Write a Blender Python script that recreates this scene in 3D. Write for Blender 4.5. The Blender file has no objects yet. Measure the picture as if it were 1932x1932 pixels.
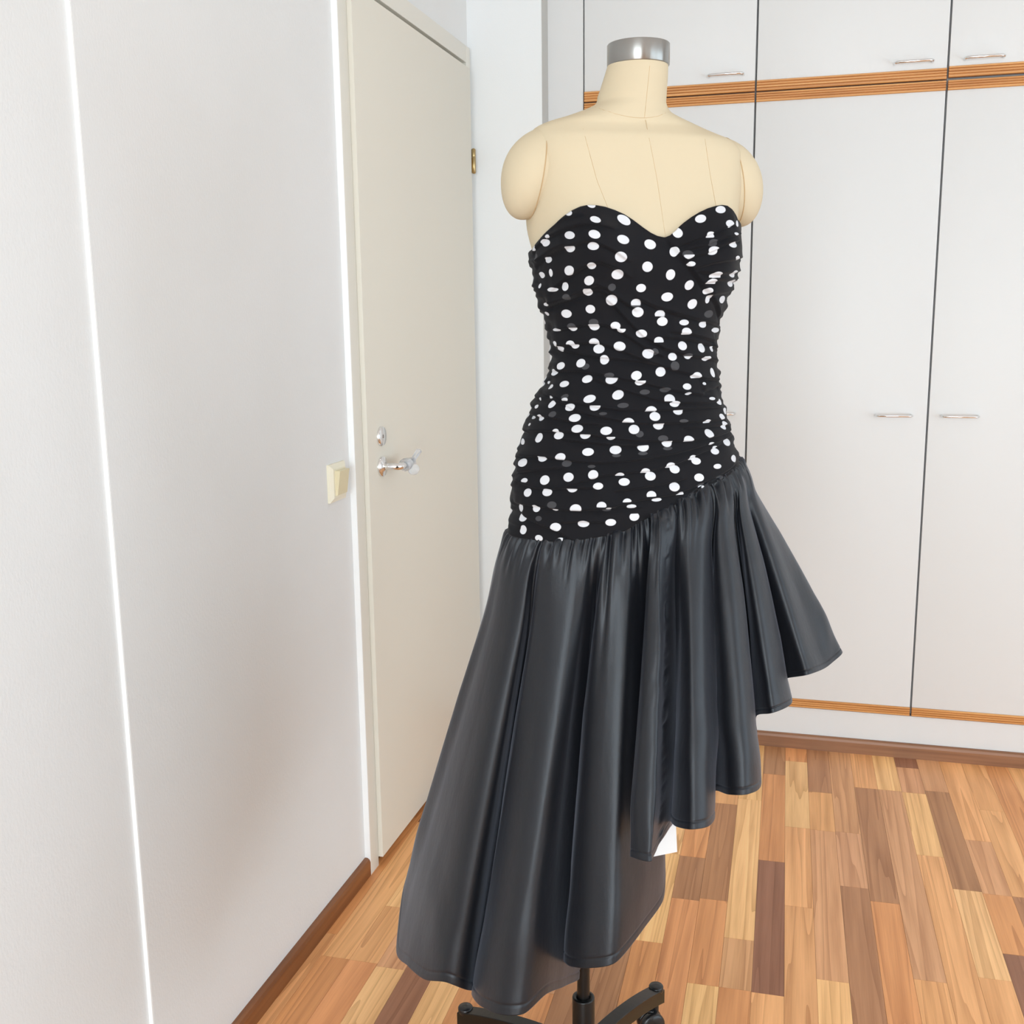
import bpy, bmesh, math, random
import numpy as np
from mathutils import Vector, Matrix

random.seed(7); RNG = np.random.default_rng(7)
SC = bpy.context.scene
COL = SC.collection
PI = math.pi

# ------------------------------------------------------------------ camera
FPX, YAW, PITCH, ROLL, CAMH = 2025.3, -0.265417, 0.183440, -0.01268, 1.33
def cam_axes():
    cy, sy, cp, sp = math.cos(YAW), math.sin(YAW), math.cos(PITCH), math.sin(PITCH)
    f = Vector((sy*cp, cy*cp, -sp)); r0 = Vector((cy, -sy, 0)); u0 = r0.cross(f)
    r = math.cos(ROLL)*r0 + math.sin(ROLL)*u0; u = -math.sin(ROLL)*r0 + math.cos(ROLL)*u0
    return r, u, f
_r, _u, _f = cam_axes()
cam_data = bpy.data.cameras.new('camera')
cam = bpy.data.objects.new('camera', cam_data); COL.objects.link(cam)
cam.matrix_world = Matrix(((_r.x, _u.x, -_f.x, 0), (_r.y, _u.y, -_f.y, 0), (_r.z, _u.z, -_f.z, CAMH), (0, 0, 0, 1)))
cam_data.sensor_fit = 'HORIZONTAL'; cam_data.sensor_width = 36.0
cam_data.lens = 36.0*FPX/1932.0
cam_data.clip_start = 0.02
SC.camera = cam

# ------------------------------------------------------------------ world, daylight, exposure
SC.view_settings.view_transform = 'Standard'; SC.view_settings.look = 'None'
SC.view_settings.gamma = 1.0; SC.view_settings.use_curve_mapping = False
SC.view_settings.exposure = -0.06
world = bpy.data.worlds.new('daylight_sky'); SC.world = world; world.use_nodes = True
world.node_tree.nodes['Background'].inputs[0].default_value = (0.86, 0.93, 1.0, 1)
world.node_tree.nodes['Background'].inputs[1].default_value = 1.0
WIN = (-0.85, 1.45, 0.12, 2.20)          # window in the wall behind the camera (x0, x1, z0, z1)
SIDE_FILL = (-0.7, 2.5, 0.10, 2.0)           # unseen window added on the right to fill the left wall (y0, y1, z0, z1)
REAR_Y, RIGHT_X, CEIL_Z = -3.3, 2.6, 2.56
def window_light(name, sx, sz, loc, rot, watts, col):
    la = bpy.data.lights.new(name, 'AREA'); la.shape = 'RECTANGLE'; la.size = sx; la.size_y = sz; la.energy = watts; la.color = col
    lo = bpy.data.objects.new(name, la); COL.objects.link(lo); lo.location = loc; lo.rotation_euler = rot
window_light('window_daylight', WIN[1]-WIN[0], WIN[3]-WIN[2], ((WIN[0]+WIN[1])/2, REAR_Y-0.16, (WIN[2]+WIN[3])/2), (PI/2, 0, 0), 160.0, (0.83, 0.94, 1.0))
window_light('side_fill_light', SIDE_FILL[1]-SIDE_FILL[0], SIDE_FILL[3]-SIDE_FILL[2], (RIGHT_X+0.16, (SIDE_FILL[0]+SIDE_FILL[1])/2, (SIDE_FILL[2]+SIDE_FILL[3])/2), (PI/2, 0, PI/2), 48.0, (0.76, 0.90, 1.0))  # added area light that fills the left wall from the unseen side
SC.cycles.max_bounces = 10; SC.cycles.diffuse_bounces = 6
SC.cycles.sample_clamp_indirect = 8.0

# ------------------------------------------------------------------ helpers
def s2l(c):
    c = c/255.0
    return c/12.92 if c <= 0.04045 else ((c+0.055)/1.055)**2.4
def srgb(r, g, b, k=1.0): return (s2l(r)*k, s2l(g)*k, s2l(b)*k, 1.0)

class MB:
    """collects vertices and faces of one mesh"""
    def __init__(s): s.v = []; s.f = []; s.sm = []
    def add(s, vs, fs, smooth=False):
        o = len(s.v); s.v += [tuple(p) for p in vs]
        s.f += [tuple(i+o for i in q) for q in fs]; s.sm += [smooth]*len(fs)
    def box(s, x0, x1, y0, y1, z0, z1, bev=0.0):
        if bev <= 0:
            vs = [(x, y, z) for z in (z0, z1) for y in (y0, y1) for x in (x0, x1)]
            s.add(vs, [(0, 2, 3, 1), (4, 5, 7, 6), (0, 1, 5, 4), (2, 6, 7, 3), (0, 4, 6, 2), (1, 3, 7, 5)])
            return
        bm = bmesh.new(); bmesh.ops.create_cube(bm, size=1)
        for v in bm.verts: v.co = Vector((x0+(v.co.x+.5)*(x1-x0), y0+(v.co.y+.5)*(y1-y0), z0+(v.co.z+.5)*(z1-z0)))
        bmesh.ops.bevel(bm, geom=bm.edges[:], offset=bev, segments=2, profile=.6, affect='EDGES')
        bm.verts.index_update(); s.add([v.co for v in bm.verts], [[v.index for v in q.verts] for q in bm.faces], True); bm.free()
    def tube(s, pts, rad, n=10, caps=True, smooth=True):
        pts = [Vector(p) for p in pts]; m = len(pts)
        rads = [rad]*m if not hasattr(rad, '__len__') else rad
        vs = []; prev = None
        for i, p in enumerate(pts):
            t = (pts[min(i+1, m-1)]-pts[max(i-1, 0)]).normalized()
            if prev is None:
                a = Vector((0, 0, 1)) if abs(t.z) < .9 else Vector((1, 0, 0)); e1 = t.cross(a).normalized()
            else: e1 = (prev-t*prev.dot(t)).normalized()
            prev = e1; e2 = t.cross(e1)
            vs += [p+rads[i]*(math.cos(2*PI*k/n)*e1+math.sin(2*PI*k/n)*e2) for k in range(n)]
        fs = [(i*n+k, i*n+(k+1) % n, (i+1)*n+(k+1) % n, (i+1)*n+k) for i in range(m-1) for k in range(n)]
        s.add(vs, fs, smooth)
        if caps:
            s.add(vs[:n], [tuple(range(n))[::-1]]); s.add(vs[-n:], [tuple(range(n))])
    def lathe(s, prof, o=(0, 0, 0), axis='z', n=28, smooth=True):
        """prof: list of (radius, height)"""
        o = Vector(o); vs = []
        for r_, h in prof:
            for k in range(n):
                c, d = r_*math.cos(2*PI*k/n), r_*math.sin(2*PI*k/n)
                vs.append(o+(Vector((c, d, h)) if axis == 'z' else Vector((h, c, d)) if axis == 'x' else Vector((d, h, c))))
        m = len(prof)
        fs = [(i*n+k, i*n+(k+1) % n, (i+1)*n+(k+1) % n, (i+1)*n+k) for i in range(m-1) for k in range(n)]
        s.add(vs, fs, smooth)
        s.add(vs[:n], [tuple(range(n))[::-1]]); s.add(vs[-n:], [tuple(range(n))])
    def build(s, name, mat, parent=None, loc=(0, 0, 0)):
        me = bpy.data.meshes.new(name); me.from_pydata(s.v, [], s.f)
        me.polygons.foreach_set('use_smooth', s.sm); me.update()
        bm = bmesh.new(); bm.from_mesh(me); bmesh.ops.recalc_face_normals(bm, faces=bm.faces[:]); bm.to_mesh(me); bm.free()
        me.materials.append(mat)
        return link(name, me, parent, loc)
def link(name, me, parent=None, loc=(0, 0, 0)):
    o = bpy.data.objects.new(name, me); COL.objects.link(o)
    if parent is not None:
        o.parent = parent
        # meshes are written in world coordinates: undo the translation of the parents
        t = Vector((0, 0, 0)); p = parent
        while p is not None: t = t+p.location; p = p.parent
        o.location = Vector(loc)-t
    else: o.location = loc
    return o
def empty(name, loc=(0, 0, 0)):
    o = bpy.data.objects.new(name, None); COL.objects.link(o); o.location = loc; o.empty_display_size = .05
    return o
def tag(o, label=None, cat=None, group=None, kind=None):
    for k, v in (('label', label), ('category', cat), ('group', group), ('kind', kind)):
        if v: o[k] = v
    return o
def grid_mesh(name, P, mat, wrap=False, smooth=True):
    """P: rows x cols x 3"""
    nr, nc = P.shape[:2]; me = bpy.data.meshes.new(name)
    cc = nc if wrap else nc-1
    i, j = np.meshgrid(np.arange(nr-1), np.arange(cc), indexing='ij'); j2 = (j+1) % nc
    F = np.stack([i*nc+j, i*nc+j2, (i+1)*nc+j2, (i+1)*nc+j], -1).reshape(-1, 4)
    me.vertices.add(nr*nc); me.vertices.foreach_set('co', P.reshape(-1).astype(np.float32))
    me.loops.add(F.size); me.loops.foreach_set('vertex_index', F.reshape(-1).astype(np.int32))
    me.polygons.add(len(F)); me.polygons.foreach_set('loop_start', np.arange(0, F.size, 4, dtype=np.int32))
    me.polygons.foreach_set('loop_total', np.full(len(F), 4, np.int32))
    me.polygons.foreach_set('use_smooth', np.full(len(F), smooth))
    me.update(calc_edges=True); me.materials.append(mat)
    return me

# ------------------------------------------------------------------ materials
def mat(name, col, rough=.5, metal=0.0, spec=.5, **kw):
    m = bpy.data.materials.new(name); m.use_nodes = True
    b = m.node_tree.nodes['Principled BSDF']
    b.inputs['Base Color'].default_value = col; b.inputs['Roughness'].default_value = rough
    b.inputs['Metallic'].default_value = metal; b.inputs['Specular IOR Level'].default_value = spec
    for k, v in kw.items(): b.inputs[k.replace('_', ' ')].default_value = v
    return m
def nd(m, t, **kw):
    n = m.node_tree.nodes.new(t)
    for k, v in kw.items(): setattr(n, k, v)
    return n
def lk(m, a, b): m.node_tree.links.new(a, b)
def bsdf(m): return m.node_tree.nodes['Principled BSDF']
def add_bump(m, scale, strength, dist=.002, detail=3.0, stretch=(1, 1, 1), rough=.6):
    g = nd(m, 'ShaderNodeNewGeometry'); mp = nd(m, 'ShaderNodeMapping'); mp.inputs['Scale'].default_value = stretch
    n = nd(m, 'ShaderNodeTexNoise'); n.inputs['Scale'].default_value = scale; n.inputs['Detail'].default_value = detail; n.inputs['Roughness'].default_value = rough
    bp = nd(m, 'ShaderNodeBump'); bp.inputs['Strength'].default_value = strength; bp.inputs['Distance'].default_value = dist
    lk(m, g.outputs['Position'], mp.inputs['Vector']); lk(m, mp.outputs['Vector'], n.inputs['Vector'])
    lk(m, n.outputs['Fac'], bp.inputs['Height']); lk(m, bp.outputs['Normal'], bsdf(m).inputs['Normal'])
    return n
def add_mottle(m, c0, c1, scale, stretch=(1, 1, 1), detail=4, lo=.35, hi=.65):
    g = nd(m, 'ShaderNodeNewGeometry'); mp = nd(m, 'ShaderNodeMapping'); mp.inputs['Scale'].default_value = stretch
    n = nd(m, 'ShaderNodeTexNoise'); n.inputs['Scale'].default_value = scale; n.inputs['Detail'].default_value = detail
    r = nd(m, 'ShaderNodeValToRGB'); e = r.color_ramp.elements
    e[0].position = lo; e[0].color = c0; e[1].position = hi; e[1].color = c1
    lk(m, g.outputs['Position'], mp.inputs['Vector']); lk(m, mp.outputs['Vector'], n.inputs['Vector'])
    lk(m, n.outputs['Fac'], r.inputs['Fac']); lk(m, r.outputs['Color'], bsdf(m).inputs['Base Color'])

WALL = (0.755, 0.765, 0.765, 1)
m_wall = mat('wall_paint', WALL, .55, spec=.35); add_mottle(m_wall, (0.745, 0.755, 0.752, 1), (0.765, 0.775, 0.775, 1), 3.0); add_bump(m_wall, 240, .35, .0012, stretch=(1, 1, .55))
m_ceil = mat('ceiling_paint', (0.88, 0.88, 0.88, 1), .8)
m_back = mat('back_wall_paint', (0.80, 0.825, 0.835, 1), .6, spec=.3); add_bump(m_back, 260, .2, .0008)
m_lam = mat('white_laminate', (0.70, 0.71, 0.71, 1), .42, spec=.4); add_bump(m_lam, 420, .12, .0005)
m_car = mat('carcass_grey', (0.36, 0.36, 0.36, 1), .6)
m_door = mat('door_paint', (0.715, 0.685, 0.60, 1), .45, spec=.4); add_bump(m_door, 150, .1, .0006)
m_frame = mat('frame_paint', (0.72, 0.70, 0.63, 1), .4, spec=.45)
m_grey = mat('return_shade_grey', (0.52, 0.52, 0.50, 1), .7)  # shade on the wall's side return, put into the colour
m_edge = mat('lit_edge_white', (0.90, 0.91, 0.91, 1), .35)  # bright light on camera-facing edges, put into the colour
m_dark = mat('gap_shade_black', (0.02, 0.015, 0.012, 1), .9)  # shade inside the door gaps, put into the colour
m_chrome = mat('chrome', (0.80, 0.80, 0.80, 1), .12, 1.0)
m_steel = mat('brushed_steel', (0.34, 0.335, 0.32, 1), .30, 1.0, Anisotropic=.85, Anisotropic_Rotation=.25)
_t = nd(m_steel, 'ShaderNodeTangent', direction_type='RADIAL', axis='Z'); lk(m_steel, _t.outputs[0], bsdf(m_steel).inputs['Tangent'])
m_brass = mat('aged_brass', (0.45, 0.34, 0.17, 1), .28, 1.0)
m_clear = mat('clear_plastic', (0.93, 0.95, 0.98, 1), .08, spec=.5); bsdf(m_clear).inputs['Transmission Weight'].default_value = .75; bsdf(m_clear).inputs['IOR'].default_value = 1.3
m_switch = mat('switch_plastic', (0.82, 0.775, 0.62, 1), .3); m_rocker = mat('rocker_plastic', (0.72, 0.64, 0.42, 1), .3)
m_linen = mat('cream_linen', (.60, .51, .36, 1), .9, spec=.15); add_bump(m_linen, 1500, .25, .0004)
m_seam = mat('linen_seam', srgb(188, 160, 122), .9)
m_black = mat('black_metal', (0.005, 0.005, 0.005, 1), .30, spec=.42)
m_rubber = mat('black_plastic', (0.012, 0.012, 0.013, 1), .25)
m_paper = mat('white_paper', (0.88, 0.88, 0.88, 1), .7)

def wood(name, c0, c1, c2, sc=1.0, axis='x', rough=.4):
    m = mat(name, c0, rough)
    g = nd(m, 'ShaderNodeNewGeometry'); mp = nd(m, 'ShaderNodeMapping')
    mp.inputs['Scale'].default_value = (2, 60, 60) if axis == 'x' else (60, 2, 60)
    n = nd(m, 'ShaderNodeTexNoise'); n.inputs['Scale'].default_value = sc; n.inputs['Detail'].default_value = 5
    r = nd(m, 'ShaderNodeValToRGB'); e = r.color_ramp.elements
    e[0].position = .3; e[0].color = c0; e[1].position = .7; e[1].color = c2; x = e.new(.5); x.color = c1
    lk(m, g.outputs['Position'], mp.inputs['Vector']); lk(m, mp.outputs['Vector'], n.inputs['Vector'])
    lk(m, n.outputs['Fac'], r.inputs['Fac']); lk(m, r.outputs['Color'], bsdf(m).inputs['Base Color'])
    return m
m_pine = wood('oiled_pine', srgb(192, 130, 72), srgb(208, 148, 86), srgb(220, 164, 102), 2.0)
m_base_l = wood('brown_skirting_left', srgb(112, 66, 34), srgb(128, 78, 42), srgb(142, 90, 50), 1.2, 'y')
m_base_b = wood('brown_skirting_back', srgb(122, 84, 60), srgb(140, 98, 70), srgb(154, 110, 80), 1.2, 'x')

def plank_material():
    """walnut strip print: tone from the object's own colour, grain along the strip"""
    m = mat('laminate_strip', (.5, .3, .15, 1), .38, spec=.45)
    oi = nd(m, 'ShaderNodeObjectInfo'); g = nd(m, 'ShaderNodeNewGeometry')
    off = nd(m, 'ShaderNodeVectorMath', operation='SCALE'); off.inputs[0].default_value = (13.0, 29.0, 7.0)
    lk(m, oi.outputs['Random'], off.inputs['Scale'])
    ad = nd(m, 'ShaderNodeVectorMath', operation='ADD'); lk(m, g.outputs['Position'], ad.inputs[0]); lk(m, off.outputs[0], ad.inputs[1])
    # broad cathedral grain: distorted bands
    mp = nd(m, 'ShaderNodeMapping'); mp.inputs['Scale'].default_value = (38, 1.0, 1); lk(m, ad.outputs[0], mp.inputs['Vector'])
    n1 = nd(m, 'ShaderNodeTexNoise'); n1.inputs['Scale'].default_value = .55; n1.inputs['Detail'].default_value = 1.5; lk(m, mp.outputs[0], n1.inputs['Vector'])
    ml = nd(m, 'ShaderNodeMath', operation='MULTIPLY'); ml.inputs[1].default_value = 8.0; lk(m, n1.outputs['Fac'], ml.inputs[0])
    fr = nd(m, 'ShaderNodeMath', operation='FRACT'); lk(m, ml.outputs[0], fr.inputs[0])
    pw = nd(m, 'ShaderNodeMath', operation='POWER'); pw.inputs[1].default_value = 2.2; lk(m, fr.outputs[0], pw.inputs[0])
    # fine fibres
    mp2 = nd(m, 'ShaderNodeMapping'); mp2.inputs['Scale'].default_value = (420, 9, 1); lk(m, ad.outputs[0], mp2.inputs['Vector'])
    n2 = nd(m, 'ShaderNodeTexNoise'); n2.inputs['Scale'].default_value = 1.0; n2.inputs['Detail'].default_value = 3; lk(m, mp2.outputs[0], n2.inputs['Vector'])
    # slow tone drift
    mp3 = nd(m, 'ShaderNodeMapping'); mp3.inputs['Scale'].default_value = (45, 2.5, 1); lk(m, ad.outputs[0], mp3.inputs['Vector'])
    n3 = nd(m, 'ShaderNodeTexNoise'); n3.inputs['Scale'].default_value = 1.0; n3.inputs['Detail'].default_value = 2; lk(m, mp3.outputs[0], n3.inputs['Vector'])
    a1 = nd(m, 'ShaderNodeMath', operation='MULTIPLY'); a1.inputs[1].default_value = .36; lk(m, pw.outputs[0], a1.inputs[0])
    a2 = nd(m, 'ShaderNodeMath', operation='MULTIPLY_ADD'); a2.inputs[1].default_value = .40; lk(m, n2.outputs['Fac'], a2.inputs[0]); lk(m, a1.outputs[0], a2.inputs[2])
    a3 = nd(m, 'ShaderNodeMath', operation='MULTIPLY_ADD'); a3.inputs[1].default_value = .75; lk(m, n3.outputs['Fac'], a3.inputs[0]); lk(m, a2.outputs[0], a3.inputs[2])
    mr = nd(m, 'ShaderNodeMapRange'); mr.inputs['From Min'].default_value = .42; mr.inputs['From Max'].default_value = 1.05
    mr.inputs['To Min'].default_value = 0; mr.inputs['To Max'].default_value = 1; lk(m, a3.outputs[0], mr.inputs['Value'])
    dk = nd(m, 'ShaderNodeMix', data_type='RGBA', blend_type='MULTIPLY'); dk.inputs['Factor'].default_value = 1.0
    lk(m, oi.outputs['Color'], dk.inputs['A']); dk.inputs['B'].default_value = (.70, .60, .51, 1)
    lt = nd(m, 'ShaderNodeMix', data_type='RGBA', blend_type='MULTIPLY'); lt.inputs['Factor'].default_value = 1.0
    lk(m, oi.outputs['Color'], lt.inputs['A']); lt.inputs['B'].default_value = (1.12, 1.12, 1.12, 1)
    mx = nd(m, 'ShaderNodeMix', data_type='RGBA'); lk(m, mr.outputs[0], mx.inputs['Factor'])
    lk(m, lt.outputs['Result'], mx.inputs['A']); lk(m, dk.outputs['Result'], mx.inputs['B'])
    lk(m, mx.outputs['Result'], bsdf(m).inputs['Base Color'])
    return m
m_plank = plank_material()
m_subfloor = wood('laminate_far', srgb(150, 100, 66), srgb(196, 142, 98), srgb(226, 176, 122), 1.0, 'y')

m_satin = mat('black_taffeta', (0.0062, 0.0070, 0.0100, 1), .46, spec=.52)
bsdf(m_satin).inputs['Sheen Weight'].default_value = .16; bsdf(m_satin).inputs['Sheen Roughness'].default_value = .35
bsdf(m_satin).inputs['Sheen Tint'].default_value = (.75, .82, 1, 1)
bsdf(m_satin).inputs['Specular Tint'].default_value = (.91, .95, 1, 1)
add_bump(m_satin, 20, .34, .004, detail=9, stretch=(1, 1, .5), rough=.62)

def polka_material():
    m = mat('polka_chiffon', (.0062, .0062, .0082, 1), .8, spec=.16)
    bsdf(m).inputs['Sheen Weight'].default_value = .05; bsdf(m).inputs['Sheen Roughness'].default_value = .5
    def mask(attr):
        a = nd(m, 'ShaderNodeAttribute', attribute_name=attr)
        r = nd(m, 'ShaderNodeMapRange', interpolation_type='SMOOTHSTEP'); r.inputs['From Min'].default_value = .05; r.inputs['From Max'].default_value = -.05
        lk(m, a.outputs['Fac'], r.inputs['Value']); return r.outputs[0]
    x1 = nd(m, 'ShaderNodeMix', data_type='RGBA'); x1.inputs['A'].default_value = (.0062, .0062, .0082, 1); x1.inputs['B'].default_value = (.055, .055, .06, 1); lk(m, mask('dot_veiled'), x1.inputs['Factor'])
    x2 = nd(m, 'ShaderNodeMix', data_type='RGBA'); x2.inputs['B'].default_value = (.64, .65, .68, 1); lk(m, x1.outputs['Result'], x2.inputs['A']); lk(m, mask('dot_white'), x2.inputs['Factor'])
    lk(m, x2.outputs['Result'], bsdf(m).inputs['Base Color'])
    add_bump(m, 1800, .2, .0004)
    return m
m_polka = polka_material()

# ================================================================== the room
XW, XN = -0.979, -0.986            # left wall face, its nearer recessed face
YB, YC = 3.17, 3.243               # back wall face, wardrobe door face
def struct(name, mb, m, label=None, cat=None, parent=None):
    o = mb.build(name, m, parent); tag(o, label, cat, kind='structure'); return o
# floor slab with single strips laid on it
b = MB(); b.box(-1.2, RIGHT_X+.2, REAR_Y-.2, 3.9, -.12, -.004)
floor = struct('floor', b, m_subfloor, 'three-strip walnut laminate floor of mixed brown strips', 'floor')
pm = bpy.data.meshes.new('plank')
_bm = bmesh.new(); bmesh.ops.create_cube(_bm, size=1)
_bm.to_mesh(pm); _bm.free(); pm.materials.append(m_plank)
TONE = dict(C=srgb(250, 200, 138), T=srgb(238, 178, 120), O=srgb(226, 158, 102), P=srgb(222, 166, 120), B=srgb(184, 132, 92), D=srgb(154, 106, 78))
def edge_x(k, y): return -.2470+.0632*k-.016*(y-2.0)
# per column: joints from far to near (floor y) and tones between them (first tone touches the wardrobe)
STRIPS = {
    -13: ([2.4], 'OT'), -12: ([2.66, 1.96], 'BOT'), -11: ([2.50, 1.88], 'DTO'), -10: ([2.094, 1.88], 'CTO'), -9: ([2.40, 1.873], 'OPC'), -8: ([2.62, 2.02], 'TBD'),
    -7: ([2.75, 2.18], 'OTC'), -6: ([2.80, 2.30, 1.93], 'CTPO'), -5: ([2.9, 2.35, 1.96], 'PBTC'), -4: ([2.72, 2.15, 1.87], 'TCPO'), -3: ([2.95, 2.45], 'OTB'), -2: ([2.80, 2.40], 'TBB'),
    -1: ([2.489, 2.096], 'CCO'), 0: ([2.485, 2.285], 'OBO'), 1: ([2.80, 2.298, 1.973], 'TBOC'), 2: ([2.842, 2.152, 1.974], 'CCPO'), 3: ([3.025, 2.51, 1.973], 'BODT'),
    4: ([3.133, 2.704, 2.314], 'OCTT'), 5: ([2.933, 2.702, 2.048], 'BTPC'), 6: ([2.706, 2.431], 'PPB'), 7: ([2.991, 2.379], 'TBO'), 8: ([2.992, 2.095], 'CPT'),
    9: ([3.162, 2.989, 2.628], 'DPCT'), 10: ([3.014, 2.479, 2.132], 'PBCT'), 11: ([2.738, 2.474, 2.232], 'TPOD'), 12: ([2.925, 2.476], 'TTB'), 13: ([2.66, 2.2], 'OTB'), 14: ([3.0, 2.5], 'TOC')}
for k in range(15, 24):
    STRIPS[k] = ([2.95-.13*((k*5) % 4), 2.45-.11*((k*3) % 4), 1.95-.05*(k % 3)], [random.choice('CTOPBD') for _ in range(4)])
NEAR_Y, FAR_Y = 1.42, 3.245
for k, (js, tones) in STRIPS.items():
    ys = [FAR_Y]+list(js)+[NEAR_Y]
    for i, t in enumerate(tones):
        y1, y0 = ys[i], ys[i+1]; yc = (y0+y1)/2
        x0, x1 = edge_x(k, yc), edge_x(k+1, yc)
        x0 = max(x0, -.978+.012*0)
        if x1-x0 < .006: continue
        o = bpy.data.objects.new('plank', pm); COL.objects.link(o); o.parent = floor
        o.location = ((x0+x1)/2, yc, -.002); o.scale = (x1-x0-.0005, y1-y0-.0005, .004+random.uniform(0, .0002)); o.rotation_euler = (0, 0, .016)
        j = random.uniform(.94, 1.06); c = TONE[t]; o.color = (c[0]*j, c[1]*j*random.uniform(.98, 1.02), c[2]*j*random.uniform(.96, 1.04), 1)

# left wall: main face, nearer face 7 mm further back, opening for the door
DY0, DY1, DZ = 2.262, 3.112, 2.030          # clear opening
b = MB()
b.box(-1.2, XW, 1.351, DY0-.02, 0, CEIL_Z); b.box(-1.2, XW, DY0-.02, DY1+.02, DZ+.02, CEIL_Z); b.box(-1.2, XW, DY1+.02, 3.9, 0, CEIL_Z)
b.box(-1.2, XN, REAR_Y-.2, 1.3488, 0, CEIL_Z)
wall_left = struct('wall_left', b, m_wall, 'pale grey painted wall beside the door', 'wall')
b = MB(); b.box(-1.4, -1.2, DY0-.3, DY1+.3, 0, 2.4); struct('door_shade_panel', b, m_dark, 'near-black panel painting the shade in the gaps of the closed door', 'wall')  # black sheet standing in for the shade around the door leaf
# back wall stub beside the door and the wall behind the wardrobe
b = MB(); b.box(XW-.2, -.757, YB, 3.9, 0, CEIL_Z)
struct('wall_back', b, m_back, 'narrow white wall between the door and the wardrobe', 'wall')
b = MB(); b.box(-.757, -.7555, YB+.001, YC+.019, 0.045, CEIL_Z); struct('return_shade', b, m_grey, 'grey strip painting the shaded end of the narrow wall beside the wardrobe', 'trim')  # darkens the side return of the narrow wall as if in shade
b = MB(); b.box(.8465, RIGHT_X, YC+.004, 3.86, 0, CEIL_Z); struct('wall_niche', b, m_back, 'white wall beyond the last wardrobe cabinet', 'wall')
b = MB(); b.box(-.757, RIGHT_X+.2, 3.86, 3.9, 0, CEIL_Z); struct('wall_behind', b, m_back, 'wall hidden behind the wardrobe row', 'wall')
b = MB(); y0, y1, z0, z1 = SIDE_FILL
b.box(RIGHT_X, RIGHT_X+.2, REAR_Y-.2, y0, 0, CEIL_Z); b.box(RIGHT_X, RIGHT_X+.2, y1, 3.9, 0, CEIL_Z); b.box(RIGHT_X, RIGHT_X+.2, y0, y1, 0, z0); b.box(RIGHT_X, RIGHT_X+.2, y0, y1, z1, CEIL_Z)
struct('wall_right', b, m_wall, 'white wall on the right with a wide window added for fill light', 'wall')
win = tag(empty('fill_window', (RIGHT_X, (y0+y1)/2, z0)), 'unseen wide white framed window added in the right wall for fill light', 'window', kind='structure')  # added out of view to carry the side fill
b = MB(); t = .05
b.box(RIGHT_X+.04, RIGHT_X+.12, y0, y0+t, z0, z1); b.box(RIGHT_X+.04, RIGHT_X+.12, y1-t, y1, z0, z1); b.box(RIGHT_X+.04, RIGHT_X+.12, y0+t, y1-t, z0, z0+t); b.box(RIGHT_X+.04, RIGHT_X+.12, y0+t, y1-t, z1-t, z1); b.box(RIGHT_X+.04, RIGHT_X+.12, (y0+y1)/2-.03, (y0+y1)/2+.03, z0+t, z1-t)
b.build('window_frame', m_frame, win)
b = MB(); b.box(-1.2, RIGHT_X+.2, REAR_Y-.2, 3.9, CEIL_Z, CEIL_Z+.1); struct('ceiling', b, m_ceil, 'white ceiling', 'ceiling')
b = MB(); x0, x1, z0, z1 = WIN
b.box(-1.2, x0, REAR_Y-.2, REAR_Y, 0, CEIL_Z); b.box(x1, RIGHT_X+.2, REAR_Y-.2, REAR_Y, 0, CEIL_Z); b.box(x0, x1, REAR_Y-.2, REAR_Y, 0, z0); b.box(x0, x1, REAR_Y-.2, REAR_Y, z1, CEIL_Z)
struct('wall_rear', b, m_wall, 'white wall with the window behind the camera', 'wall')
win = tag(empty('window_1', ((x0+x1)/2, REAR_Y, z0)), 'white framed window behind the camera', 'window', kind='structure')
b = MB(); t = .05
b.box(x0, x0+t, REAR_Y-.12, REAR_Y-.04, z0, z1); b.box(x1-t, x1, REAR_Y-.12, REAR_Y-.04, z0, z1); b.box(x0+t, x1-t, REAR_Y-.12, REAR_Y-.04, z0, z0+t); b.box(x0+t, x1-t, REAR_Y-.12, REAR_Y-.04, z1-t, z1)
b.box((x0+x1)/2-.03, (x0+x1)/2+.03, REAR_Y-.12, REAR_Y-.04, z0+t, z1-t)
b.build('window_frame', m_frame, win)
b = MB(); b.box(x0-.06, x1+.06, REAR_Y-.03, REAR_Y+.16, z0-.035, z0, .004); b.build('window_sill', m_lam, win)

# skirting boards
def skirting(name, prof, along, m, label):
    """prof: list of (offset from wall, z); along: function (offset, z, s) -> point, s in 0..1"""
    b = MB(); n = len(prof); vs = [along(o, z, s) for s in (0, 1) for o, z in prof]
    b.add(vs, [(i, (i+1) % n, n+(i+1) % n, n+i) for i in range(n)]); b.add(vs[:n], [tuple(range(n))]); b.add(vs[n:], [tuple(range(n))[::-1]])
    return struct(name, b, m, label, 'baseboard')
PROF = [(0, 0), (.014, 0), (.014, .034), (.0115, .041), (.006, .0445), (0, .0445)]
skirting('baseboard_left', PROF, lambda o, z, s: (XW+o, 1.352+s*(2.2120-1.352), z), m_base_l, 'brown wooden baseboard along the grey left wall')
skirting('baseboard_near', PROF, lambda o, z, s: (XN+o, REAR_Y+s*(1.3488-REAR_Y), z), m_base_l, 'brown wooden baseboard at the near end of the left wall')
skirting('baseboard_back', PROF, lambda o, z, s: (-.755+s*(RIGHT_X+.755), YC+.004-o, z), m_base_b, 'brown wooden baseboard below the white wardrobe')
skirting('baseboard_corner', PROF, lambda o, z, s: (XW+.03+s*(-.757-XW-.03), YB-o, z), m_base_b, 'short brown baseboard under the narrow white wall')

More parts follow.
